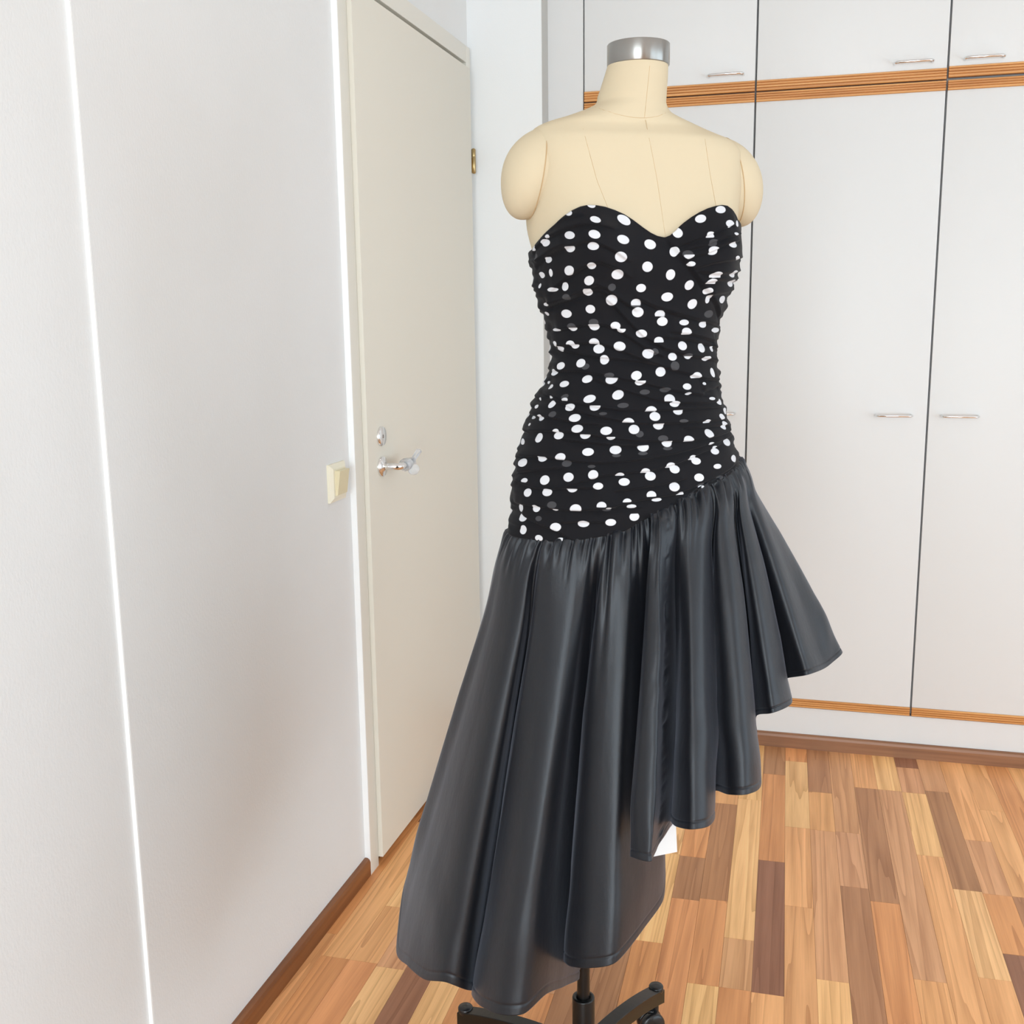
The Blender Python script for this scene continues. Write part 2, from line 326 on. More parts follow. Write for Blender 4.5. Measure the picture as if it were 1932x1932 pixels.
# door with its frame
FX = XW+.014
b = MB()
b.box(-1.10, FX, 2.2155, DY0, 0, 2.082, .0012); b.box(-1.10, FX, DY1, 3.150, 0, 2.082, .0012); b.box(-1.10, FX, DY0, DY1, DZ+.006, 2.082, .0012)
b.box(-1.10, XW-.03, DY0, DY0+.012, 0, DZ); b.box(-1.10, XW-.03, DY1-.012, DY1, 0, DZ)
tr = struct('trim_1', b, m_frame, 'beige painted door frame', 'door frame')
b = MB(); b.box(XW-.01, FX-.0003, 2.2125, 2.2155, 0.0, 2.082, .0006); tag(b.build('frame_lit_edge', m_edge, tr), 'near edge of the door frame with its light painted in white')  # light falling on the frame's near face, painted as a white strip
b = MB(); b.box(XW-.012, XW-.0002, 1.3488, 1.3512, 0, CEIL_Z); tag(b.build('panel_lit_edge', m_edge, wall_left), 'edge where the wall steps forward with its light painted in white')  # light falling on the step face, painted as a white strip
door = tag(empty('door_1', (FX, DY0, 0)), 'beige flush interior door closed in the left wall', 'door', kind='structure')
b = MB(); b.box(FX-.030, FX+.011, DY0+.0012, DY1-.0012, .022, DZ-.011, .0012); b.build('door_leaf', m_door, door)
LX = FX+.011
hy, hz = 2.340, .978
h = None
b = MB(); b.lathe([(.024, -.001), (.024, .005), (.0225, .0075), (.012, .0085), (.0105, .011)], (LX, hy, hz), 'x'); h = b.build('door_handle', m_chrome, door); tag(h, 'chrome lever handle')
b = MB(); b.tube([(LX+.006, hy, hz), (LX+.034, hy, hz), (LX+.041, hy+.003, hz), (LX+.046, hy+.012, hz), (LX+.047, hy+.03, hz), (LX+.047, hy+.085, hz+.001)], .0085, 16); b.build('lever', m_chrome, h)
b = MB(); b.lathe([(.012, .0), (.0155, .003), (.0155, .020), (.013, .024), (.0135, .045), (.010, .050)], (LX+.047, hy+.030, hz), 'y', 14)
b.lathe([(.006, -.012), (.012, -.009), (.0135, 0), (.012, .009), (.006, .012)], (LX+.062, hy+.052, hz-.013), 'y', 14)
b.add([(LX+.050, hy+.06, hz), (LX+.058, hy+.06, hz), (LX+.066, hy+.10, hz+.024), (LX+.056, hy+.10, hz+.026), (LX+.050, hy+.06, hz+.008), (LX+.058, hy+.06, hz+.008), (LX+.066, hy+.094, hz+.030), (LX+.056, hy+.094, hz+.032)], [(0, 1, 2, 3), (4, 7, 6, 5), (0, 4, 5, 1), (1, 5, 6, 2), (2, 6, 7, 3), (3, 7, 4, 0)])
tag(b.build('handle_bumper', m_clear, h), 'clear plastic bumper clipped on the lever')
b = MB(); b.lathe([(.0235, -.001), (.0235, .004), (.022, .0065), (.004, .007)], (LX, 2.342, 1.049), 'x'); e = b.build('lock_cover', m_chrome, door); tag(e, 'round chrome lock cover')
b = MB(); b.lathe([(.004, .006), (.004, .0078), (.002, .008)], (LX, 2.342, 1.049), 'x', 12); b.build('keyhole_cap', m_steel, e)
for zc in (1.770, .262):
    b = MB(); b.lathe([(.0035, -.036), (.0062, -.033), (.0062, .010), (.0056, .011), (.0056, .0125), (.0062, .0135), (.0062, .032), (.0035, .035)][0:4]+[(.0062, .0135), (.0062, .032), (.0035, .035)], (FX+.0062, DY1+.036, zc), 'z', 16)
    b.box(FX-.002, FX+.003, DY1+.012, DY1+.034, zc-.03, zc+.008)
    b.build('hinge', m_brass, door)

# light switch
sw = tag(empty('light_switch', (XW, 2.134, .930)), 'cream rocker light switch on the grey wall beside the door frame', 'light switch')
b = MB(); y0, y1, z0, z1, d = 2.093, 2.176, .931, 1.014, .011
q = .010
vs = [(XW, y0, z0), (XW, y1, z0), (XW, y1, z1), (XW, y0, z1), (XW+d*.45, y0, z0), (XW+d*.45, y1, z0), (XW+d*.45, y1, z1), (XW+d*.45, y0, z1), (XW+d, y0+q, z0+q), (XW+d, y1-q, z0+q), (XW+d, y1-q, z1-q), (XW+d, y0+q, z1-q)]
b.add(vs, [(0, 1, 5, 4), (1, 2, 6, 5), (2, 3, 7, 6), (3, 0, 4, 7), (4, 5, 9, 8), (5, 6, 10, 9), (6, 7, 11, 10), (7, 4, 8, 11), (8, 9, 10, 11)]); b.build('switch_plate', m_switch, sw)
b = MB(); ya, yb, za, zb = 2.110, 2.164, .945, 1.000; X0 = XW+d
vs = [(X0, ya, za), (X0, yb, za), (X0, yb, zb), (X0, ya, zb), (X0+.004, ya+.002, za+.001), (X0+.004, yb-.002, za+.001), (X0+.0115, yb-.002, zb-.001), (X0+.0115, ya+.002, zb-.001)]
b.add(vs, [(0, 1, 5, 4), (1, 2, 6, 5), (2, 3, 7, 6), (3, 0, 4, 7), (4, 5, 6, 7)]); b.build('rocker', m_rocker, sw)

# ================================================================== wardrobe row
def bow_handle(parent, xc, zc):
    b = MB(); y = YC; w = .048
    pts = [(xc-w, y+.001, zc), (xc-w, y-.018, zc), (xc-w+.003, y-.025, zc), (xc-w+.010, y-.028, zc), (xc+w-.010, y-.028, zc), (xc+w-.003, y-.025, zc), (xc+w, y-.018, zc), (xc+w, y+.001, zc)]
    b.tube(pts, .0036, 10); return b.build('handle', m_chrome, parent)
def trim_strip(parent, x0, x1, z0, z1):
    """pine moulding with three grooves"""
    b = MB(); h = z1-z0; pr = [(YC+.012, z0), (YC-.003, z0), (YC-.0045, z0+.0015)]
    for g in (.27, .52, .77):
        zc = z0+g*h; pr += [(YC-.0045, zc-.0018), (YC-.0005, zc-.0004), (YC-.0005, zc+.0004), (YC-.0045, zc+.0018)]
    pr += [(YC-.0045, z1-.0015), (YC-.003, z1), (YC+.012, z1)]
    n = len(pr); vs = [(x, y, z) for x in (x0, x1) for y, z in pr]
    b.add(vs, [(i, (i+1) % n, n+(i+1) % n, n+i) for i in range(n)]); b.add(vs[:n], [tuple(range(n))]); b.add(vs[n:], [tuple(range(n))[::-1]])
    return b.build('trim_strip', m_pine, parent)
UNITS = [(-.649, -.159, 0.0, 'white wardrobe cabinet behind the mannequin, next to the narrow wall'),
         (-.158, .343, 0.0, 'white wardrobe cabinet in the middle, its left edge behind the mannequin shoulder'),
         (.344, .845, .0035, 'rightmost white wardrobe cabinet cut off by the picture edge')]
for i, (x0, x1, up, lab) in enumerate(UNITS):
    u = tag(empty('wardrobe_cabinet', ((x0+x1)/2, YC+.3, .05)), lab, 'wardrobe', 'white wardrobe cabinets along the back')
    b = MB(); b.box(x0, x1, YC+.020, 3.85, .131, 2.54); b.build('carcass', m_car, u)
    g = .0021
    d1 = MB(); d1.box(x0+g, x1-g, YC, YC+.019, 1.960+up, 2.53, .0009); d1 = d1.build('upper_door', m_lam, u)
    d2 = MB(); d2.box(x0+g, x1-g, YC, YC+.019, .158, 1.903, .0009); d2 = d2.build('lower_door', m_lam, u)
    trim_strip(d1, x0+g, x1-g, 1.932+up, 1.960+up); trim_strip(d2, x0+g, x1-g, 1.903, 1.928); trim_strip(d2, x0+g, x1-g, .132, .158)
    xc = (-.241, .256, .432)[i]
    bow_handle(d1, xc, 1.978+up*0); bow_handle(d2, (-.241, .252, .427)[i], 1.029)
b = MB(); b.box(-.650, .845, YC+.003, YC+.02, .0, .129); tag(b.build('wardrobe_plinth', m_lam), 'long white plinth board under the wardrobe doors', 'plinth')
b = MB(); b.box(-.7553, -.6505, YC, YC+.019, .045, 2.55); tag(b.build('filler_panel', m_lam), 'white filler panel between narrow wall and first wardrobe door', 'panel')

# measured shape tables of the form and the dress (metres, radians)
SEC=[(0.9089,-0.2481,1.5685,0.1603,0.1090),(0.9584,-0.2494,1.5683,0.1684,0.1145),(0.9993,-0.2486,1.5684,0.1713,0.1165),(1.0397,-0.2477,1.5685,0.1709,0.1162),(1.0719,-0.2471,1.5686,0.1695,0.1152),(1.1037,-0.2468,1.5687,0.1644,0.1118),(1.1354,-0.2477,1.5685,0.1566,0.1065),(1.1668,-0.2481,1.5685,0.1475,0.1018),(1.1980,-0.2474,1.5686,0.1380,0.0966),(1.2289,-0.2428,1.5693,0.1246,0.0885),(1.2520,-0.2399,1.5697,0.1186,0.0854),(1.2749,-0.2393,1.5698,0.1167,0.0840),(1.2901,-0.2402,1.5697,0.1181,0.0850),(1.3129,-0.2412,1.5695,0.1226,0.0870),(1.3393,-0.2408,1.5696,0.1309,0.0917),(1.3655,-0.2396,1.5698,0.1394,0.0948),(1.3952,-0.2396,1.5698,0.1458,0.0955),(1.4174,-0.2403,1.5697,0.1493,0.0940),(1.4396,-0.2435,1.5692,0.1515,0.0924),(1.4688,-0.2441,1.5691,0.1518,0.0866),(1.5050,-0.2417,1.5694,0.1513,0.0787),(1.5338,-0.2412,1.5695,0.1504,0.0722),(1.5553,-0.2428,1.5693,0.1487,0.0677),(1.5662,-0.2479,1.5685,0.1432,0.0651),(1.5735,-0.2551,1.5674,0.1338,0.0616),(1.5808,-0.2609,1.5665,0.1228,0.0589),(1.5879,-0.2618,1.5664,0.1063,0.0585),(1.5949,-0.2590,1.5668,0.0857,0.0566),(1.6019,-0.2560,1.5673,0.0679,0.0544),(1.6074,-0.2519,1.5679,0.0578,0.0521),(1.6122,-0.2483,1.5684,0.0514,0.0499),(1.6262,-0.2451,1.5689,0.0478,0.0478),(1.6470,-0.2409,1.5696,0.0447,0.0447),(1.6691,-0.2371,1.5701,0.0413,0.0413)]
SEC=np.array(SEC)
PHI=math.radians(28.6)
def hermite(x,X,V):
    X=np.asarray(X);V=np.asarray(V);x=np.clip(x,X[0],X[-1])
    m=np.gradient(V,X); i=np.clip(np.searchsorted(X,x)-1,0,len(X)-2)
    h=X[i+1]-X[i];t=(x-X[i])/h
    return (2*t**3-3*t**2+1)*V[i]+(t**3-2*t**2+t)*h*m[i]+(-2*t**3+3*t**2)*V[i+1]+(t**3-t**2)*h*m[i+1]
def body_pt(th,z,off=0.0):
    """point of the dress-form surface: th = angle from the front (to its left positive), z = height"""
    th=np.asarray(th,float);z=np.asarray(z,float)
    cx,cy,a,b=[hermite(z,SEC[:,0],SEC[:,i]) for i in (1,2,3,4)]
    s,c=np.sin(th),np.cos(th)
    ex=2/np.interp(z,[1.40,1.44,1.50,1.545,1.575,1.60],[2,2.15,3.2,3.4,2.6,2])   # squarer section at the arm holes
    ps,pc=np.sign(s)*np.abs(s)**ex,np.sign(c)*np.abs(c)**ex
    lx=a*ps;ly=-b*pc
    nx=s/a;ny=-c/b;nl=np.sqrt(nx*nx+ny*ny);nx/=nl;ny/=nl
    for sg in (-1,1):   # bust
        zz=z-1.418
        g=np.exp(-((th-sg*0.60)/0.40)**2)*np.exp(-(zz/np.where(zz>0,0.062,0.052))**2)
        ly=ly-0.040*g; lx=lx+sg*0.004*g
    # seat at the back, belly in front
    ly=ly+0.022*np.exp(-((np.abs(th)-math.pi)/0.7)**2)*np.exp(-((z-1.0)/0.10)**2)
    lx=lx+nx*off;ly=ly+ny*off
    cp,sp=math.cos(PHI),math.sin(PHI)
    return np.stack([cx+lx*cp-ly*sp, cy+lx*sp+ly*cp, z],-1)
BSEAM=[[(0.1035,1.585),(0.0254,1.5719),(-0.0003,1.5587),(-0.0006,1.5462),(-0.0,1.5339),(0.0004,1.5215),(0.0019,1.5091),(0.0045,1.497),(0.0099,1.485),(0.0178,1.473),(0.027,1.461),(0.0376,1.449),(0.047,1.4371),(0.0466,1.4253)],[(-0.5147,1.5708),(-0.4856,1.5595),(-0.4438,1.5488),(-0.4182,1.5384),(-0.4056,1.5279),(-0.3923,1.5174),(-0.379,1.5069),(-0.3677,1.4988),(-0.3631,1.4931),(-0.3592,1.4875),(-0.3564,1.4818),(-0.3551,1.4761),(-0.3559,1.4704),(-0.3587,1.4647)],[(0.4402,1.5607),(0.3781,1.5529),(0.3447,1.5453),(0.3529,1.5378),(0.3586,1.5303),(0.3645,1.5228),(0.3713,1.5153),(0.3788,1.5079),(0.3865,1.5008),(0.4053,1.4936),(0.425,1.4864),(0.4433,1.4792),(0.4594,1.472),(0.4732,1.4647)],[(0.0722,1.6561),(0.0743,1.6509),(0.078,1.6456),(0.0828,1.6404),(0.0886,1.6352),(0.095,1.63),(0.1008,1.6248),(0.0996,1.6196),(0.1076,1.6143),(0.1408,1.609),(0.1707,1.6038),(0.1632,1.5984),(0.1314,1.5931),(0.1052,1.5877)],[(-1.0148,1.6044),(-0.7602,1.6007),(-0.585,1.5978),(-0.4057,1.5947),(-0.2564,1.5918),(-0.1476,1.59),(-0.0634,1.5885),(-0.002,1.5876),(0.0521,1.5872),(0.1217,1.5874),(0.2102,1.5888),(0.3138,1.5905),(0.4259,1.5933),(0.5887,1.5966)]]

# ================================================================== dress form
form = tag(empty('dress_form', (-.315, 1.57, 0)), 'cream linen dress form with metal neck cap on a black wheeled stand', 'mannequin')
AX0, AY0 = -.240, 1.5695
# torso and neck: one continuous surface
th = np.linspace(-PI, PI, 121)[:-1]; zs = np.concatenate([np.linspace(.915, 1.55, 80), np.linspace(1.553, 1.6691, 60)])
T_, Z_ = np.meshgrid(th, zs); P = body_pt(T_, Z_)
_k = 1-.32*np.clip((1.005-Z_)/.09, 0, 1)          # the form tapers in below the hips, inside the skirt
P[..., 0] = AX0+(P[..., 0]-AX0)*_k; P[..., 1] = AY0+(P[..., 1]-AY0)*_k
b0 = P[0].mean(0); rows = [np.broadcast_to(b0, P[0].shape)*(1-s)+P[0]*s for s in (.02, .5, .9)]
for k_, rr in enumerate(rows): rr[:, 2] -= (.03, .024, .01)[k_]
tp = P[-1].mean(0); top = [tp*(1-s)+P[-1]*s for s in (.7, .02)]
P = np.concatenate([np.stack(rows), P, np.stack(top)])
me = grid_mesh('torso', P, m_linen, wrap=True); link('torso', me, form)
b = MB(); c = (SEC[-1][1], SEC[-1][2], 1.664)
b.lathe([(.0405, 0), (.0425, .0), (.0433, .001), (.0433, .0275), (.0425, .0285), (.030, .0285)], c, 'z', 48); tag(b.build('neck_cap', m_steel, form), 'brushed metal neck cap')
cp, sp = math.cos(PHI), math.sin(PHI)
def loc2w(lx, ly, z): return (AX0+lx*cp-ly*sp, AY0+lx*sp+ly*cp, z)
for sg, cx_, zc_ in ((-1, .146, 1.519), (1, .143, 1.511)):
    # rounded arm stump: egg-shaped dome on an oval plate
    nr, nc = 26, 48; rows = []
    for i in range(nr):
        a = i/(nr-1)*PI/2
        for _ in (0,):
            ro = math.cos(a)**.85 if i < nr-1 else .002; out = math.sin(a)
            ring = []
            for k in range(nc):
                q = 2*PI*k/nc
                zz = zc_+.061*ro*math.sin(q)-.012*out
                yy = .049*ro*math.cos(q)
                xx = cx_-.010*math.sin(q)*(1-out)+.047*out
                ring.append(loc2w(sg*xx, yy, zz))
            rows.append(ring)
    inner = [loc2w(sg*(cx_-.03), .046*math.cos(2*PI*k/nc), zc_+.058*math.sin(2*PI*k/nc)) for k in range(nc)]
    me = grid_mesh('arm_stump', np.array([inner]+rows), m_linen, wrap=True); st = link('arm_stump', me, form)
    b = MB(); pts = [Vector(p) for p in rows[0]]; cen = sum(pts, Vector())/nc
    pts = [cen+(p-cen)*1.004 for p in pts]; b.tube(pts+[pts[0], pts[1]], .0008, 6, caps=False); b.build('arm_seam', m_seam, st)
for line in BSEAM:
    a_, z_ = np.array([p[0] for p in line]), np.array([p[1] for p in line])
    b = MB(); b.tube(list(body_pt(a_, z_, -.00012)), .00036, 6); b.build('torso_seam', m_seam, form)
# stand
PX, PY = -.315, 1.57
b = MB(); b.tube([(PX, PY, .10), (PX, PY, 1.0)], .0105, 24); b.build('pole', m_black, form)
b = MB(); b.lathe([(.0185, .085), (.0185, .216), (.0180, .218), (.0115, .2185), (.011, .214)], (PX, PY, 0), 'z', 32); b.build('pole_sleeve', m_black, form)
b = MB(); b.lathe([(.020, .078), (.034, .080), (.036, .086), (.036, .112), (.033, .118), (.019, .120)], (PX, PY, 0), 'z', 32); b.build('hub', m_black, form)
for k in range(4):
    an = math.radians(69+90*k); dx, dy = math.cos(an), math.sin(an); ex, ey = -dy, dx
    b = MB(); n = 18; vs = []
    for i in range(n+1):
        ro = .028+i/n*(.262-.028); zt = .127-.036*(ro/.253)**2.2; zb = zt-.027
        w = .0125
        for (o, z) in ((-w, zb), (w, zb), (w, zt-.001), (w-.001, zt), (-w+.001, zt), (-w, zt-.001)): vs.append((PX+dx*ro+ex*o, PY+dy*ro+ey*o, z))
    fs = [(i*6+j, i*6+(j+1) % 6, i*6+6+(j+1) % 6, i*6+6+j) for i in range(n) for j in range(6)]+[(5, 4, 3, 2, 1, 0), tuple(n*6+j for j in range(6))]
    b.add(vs, fs); lg = b.build('leg', m_black, form)
    cx_, cy_ = PX+dx*.252, PY+dy*.252
    b = MB(); b.lathe([(.0125, .086), (.0135, .0885), (.0135, .0955), (.0122, .0975), (.004, .098)], (cx_, cy_, 0), 'z', 24); b.build('stem_cap', m_rubber, lg)
    b = MB(); b.tube([(cx_, cy_, .045), (cx_, cy_, .075)], .0055, 12)
    wa = an+.9; wx, wy = math.cos(wa), math.sin(wa); ox, oy = cx_+.010*-wy, cy_+.010*wx
    for s_ in (-1, 1):
        pr = [(.006, .001), (.021, .001), (.0235, .004), (.0235, .012), (.020, .0155), (.006, .016)]
        nn = 24; vs = []
        for r_, h_ in pr:
            for q in range(nn):
                a = 2*PI*q/nn; vs.append((ox+wx*s_*h_-wy*r_*math.cos(a), oy+wy*s_*h_+wx*r_*math.cos(a), .0237+r_*math.sin(a)))
        fs = [(i*nn+q, i*nn+(q+1) % nn, (i+1)*nn+(q+1) % nn, (i+1)*nn+q) for i in range(len(pr)-1) for q in range(nn)]
        b.add(vs, fs, True); b.add(vs[-nn:], [tuple(range(nn))])
    b.box(ox-.006, ox+.006, oy-.006, oy+.006, .022, .050, .002)
    b.build('caster', m_rubber, lg)
NECK=[(-1.4345,1.4163),(-1.2254,1.429),(-1.0793,1.4389),(-0.9616,1.4473),(-0.8524,1.4552),(-0.7477,1.4616),(-0.6478,1.4659),(-0.5556,1.4678),(-0.4727,1.4674),(-0.3874,1.4655),(-0.3084,1.4615),(-0.2387,1.4562),(-0.1841,1.4487),(-0.1347,1.4399),(-0.074,1.4324),(-0.0282,1.4284),(0.0251,1.4263),(0.0691,1.4291),(0.1198,1.4353),(0.1784,1.4457),(0.2317,1.4535),(0.2894,1.4599),(0.3543,1.4649),(0.4293,1.4682),(0.4991,1.4697),(0.5675,1.4688),(0.6403,1.4641),(0.7113,1.4572),(0.7684,1.4505)]
SEAM=[(-1.5556,1.012),(-1.2465,1.0128),(-0.9343,1.0135),(-0.6519,1.0185),(-0.4278,1.0245),(-0.2568,1.0316),(-0.1043,1.0463),(0.0447,1.0561),(0.1889,1.0678),(0.4746,1.0867),(0.7252,1.0931),(0.9305,1.0995),(1.2743,1.104),(1.2743,1.1099)]
FOLDS=[[(-1.451,1.4098),(-1.133,1.4273),(-0.847,1.438),(-0.706,1.4419),(-0.541,1.4402),(-0.407,1.4352)],[(-1.49,1.39),(-1.138,1.4079),(-0.883,1.4153),(-0.746,1.4198),(-0.65,1.4191),(-0.481,1.4076),(-0.337,1.3947)],[(-1.357,1.3974),(-1.091,1.4114),(-0.94,1.4178)],[(-1.197,1.3568),(-1.085,1.3644),(-0.919,1.3774),(-0.73,1.3898),(-0.617,1.393),(-0.439,1.3835),(-0.315,1.374)],[(-1.321,1.3389),(-0.951,1.3483),(-0.783,1.3577),(-0.64,1.364),(-0.549,1.36),(-0.424,1.3472),(-0.234,1.3303)],[(-1.33,1.3369),(-0.954,1.3463),(-0.769,1.3537),(-0.64,1.3592),(-0.501,1.3493)],[(0.039,1.4221),(0.137,1.4046),(0.276,1.3813),(0.432,1.3619),(0.786,1.336),(0.96,1.3206)],[(0.144,1.4152),(0.286,1.4235),(0.471,1.4348),(0.667,1.4435)],[(0.193,1.3968),(0.393,1.4059),(0.553,1.4173),(0.783,1.4226)],[(0.296,1.3851),(0.423,1.3907),(0.577,1.3945),(1.16,1.4022)],[(0.333,1.3803),(0.532,1.3773),(1.192,1.3834)],[(0.418,1.3658),(0.613,1.3697),(1.229,1.3699)],[(0.541,1.3501),(0.769,1.3521),(1.238,1.3573)],[(0.171,1.4084),(0.31,1.4138),(0.52,1.425),(0.809,1.4308)],[(-1.029,1.4457),(-0.791,1.4529),(-0.658,1.4558)],[(-0.586,1.3497),(-0.456,1.3359),(-0.31,1.3155),(-0.164,1.2959),(0.074,1.2786),(0.308,1.2704),(0.543,1.2658),(1.124,1.2575)],[(-1.298,1.305),(-1.051,1.3079),(-0.807,1.3115),(-0.573,1.3113),(-0.423,1.3037),(-0.245,1.2886),(-0.091,1.2762),(0.074,1.2674)],[(-1.429,1.2818),(-1.158,1.2836),(-0.883,1.2872),(-0.665,1.2872),(-0.41,1.2762),(-0.251,1.2681),(-0.008,1.2573),(0.253,1.2471),(0.687,1.2341),(1.107,1.2295)],[(-1.442,1.278),(-1.025,1.2739),(-0.746,1.2685),(-0.49,1.2656),(-0.25,1.2622),(-0.041,1.2574)],[(-1.456,1.2471),(-0.911,1.2487),(-0.615,1.2443),(-0.382,1.2386),(-0.146,1.2326),(0.093,1.2244),(0.345,1.2175),(0.648,1.2117)],[(-0.701,1.2377),(-0.439,1.2272),(-0.203,1.218),(0.023,1.2089),(0.253,1.204),(0.626,1.2013),(0.885,1.2021)],[(-1.399,1.2157),(-1.065,1.2118),(-0.764,1.2053),(-0.526,1.2),(-0.315,1.1962),(-0.043,1.195),(0.249,1.1947),(0.509,1.1947),(0.971,1.1934)],[(-1.152,1.2076),(-0.921,1.2021),(-0.802,1.196),(-0.581,1.1889),(-0.373,1.1833),(-0.176,1.1782),(0.091,1.1764),(0.483,1.1767),(0.97,1.1756)],[(-1.594,1.1852),(-1.06,1.1855),(-0.713,1.1785),(-0.489,1.1769)],[(-1.524,1.1634),(-1.136,1.1661),(-0.85,1.1669),(-0.627,1.1638),(-0.427,1.1593),(-0.175,1.155),(0.079,1.1527),(0.364,1.1512),(0.66,1.1537),(1.15,1.1575)],[(-0.864,1.1556),(-0.618,1.1532),(-0.299,1.1485),(-0.114,1.1473)],[(-1.589,1.1272),(-1.139,1.1309),(-0.877,1.1292),(-0.666,1.1265),(-0.513,1.1253),(-0.297,1.1266),(-0.057,1.1302),(0.202,1.1357),(0.521,1.1437),(1.145,1.1494)],[(-0.803,1.0908),(-0.652,1.0995),(-0.473,1.1074),(-0.299,1.1109),(-0.065,1.1135),(0.19,1.1217),(0.505,1.1343),(0.768,1.1406)],[(-1.491,1.0932),(-1.17,1.0874),(-1.023,1.0869),(-0.749,1.0893),(-0.527,1.0911)],[(-0.517,1.0603),(-0.404,1.0641),(-0.238,1.0713),(-0.07,1.0751),(0.168,1.0794),(0.449,1.0928),(0.969,1.1098)],[(-1.493,1.0603),(-1.054,1.0618),(-0.827,1.0595),(-0.635,1.0599),(-0.46,1.0622),(-0.292,1.0639),(-0.159,1.0633)],[(-1.316,1.0457),(-0.997,1.0352),(-0.82,1.0276),(-0.726,1.0197)],[(-0.796,1.0414),(-0.632,1.0445),(-0.446,1.0435)],[(0.076,1.2935),(0.345,1.291),(0.701,1.2843),(1.15,1.275)],[(-0.245,1.3473),(-0.023,1.3343),(0.222,1.3248),(0.522,1.3168),(1.082,1.3073)],[(0.16,1.3008),(0.444,1.2973),(0.919,1.2855)],[(-1.489,1.1041),(-1.055,1.1136),(-0.823,1.1174)],[(0.612,1.2177),(1.054,1.2224)],[(0.305,1.1688),(0.564,1.1683),(1.019,1.1671)],[(-0.342,1.0867),(-0.184,1.0899),(0.024,1.0941),(0.239,1.0995)]]
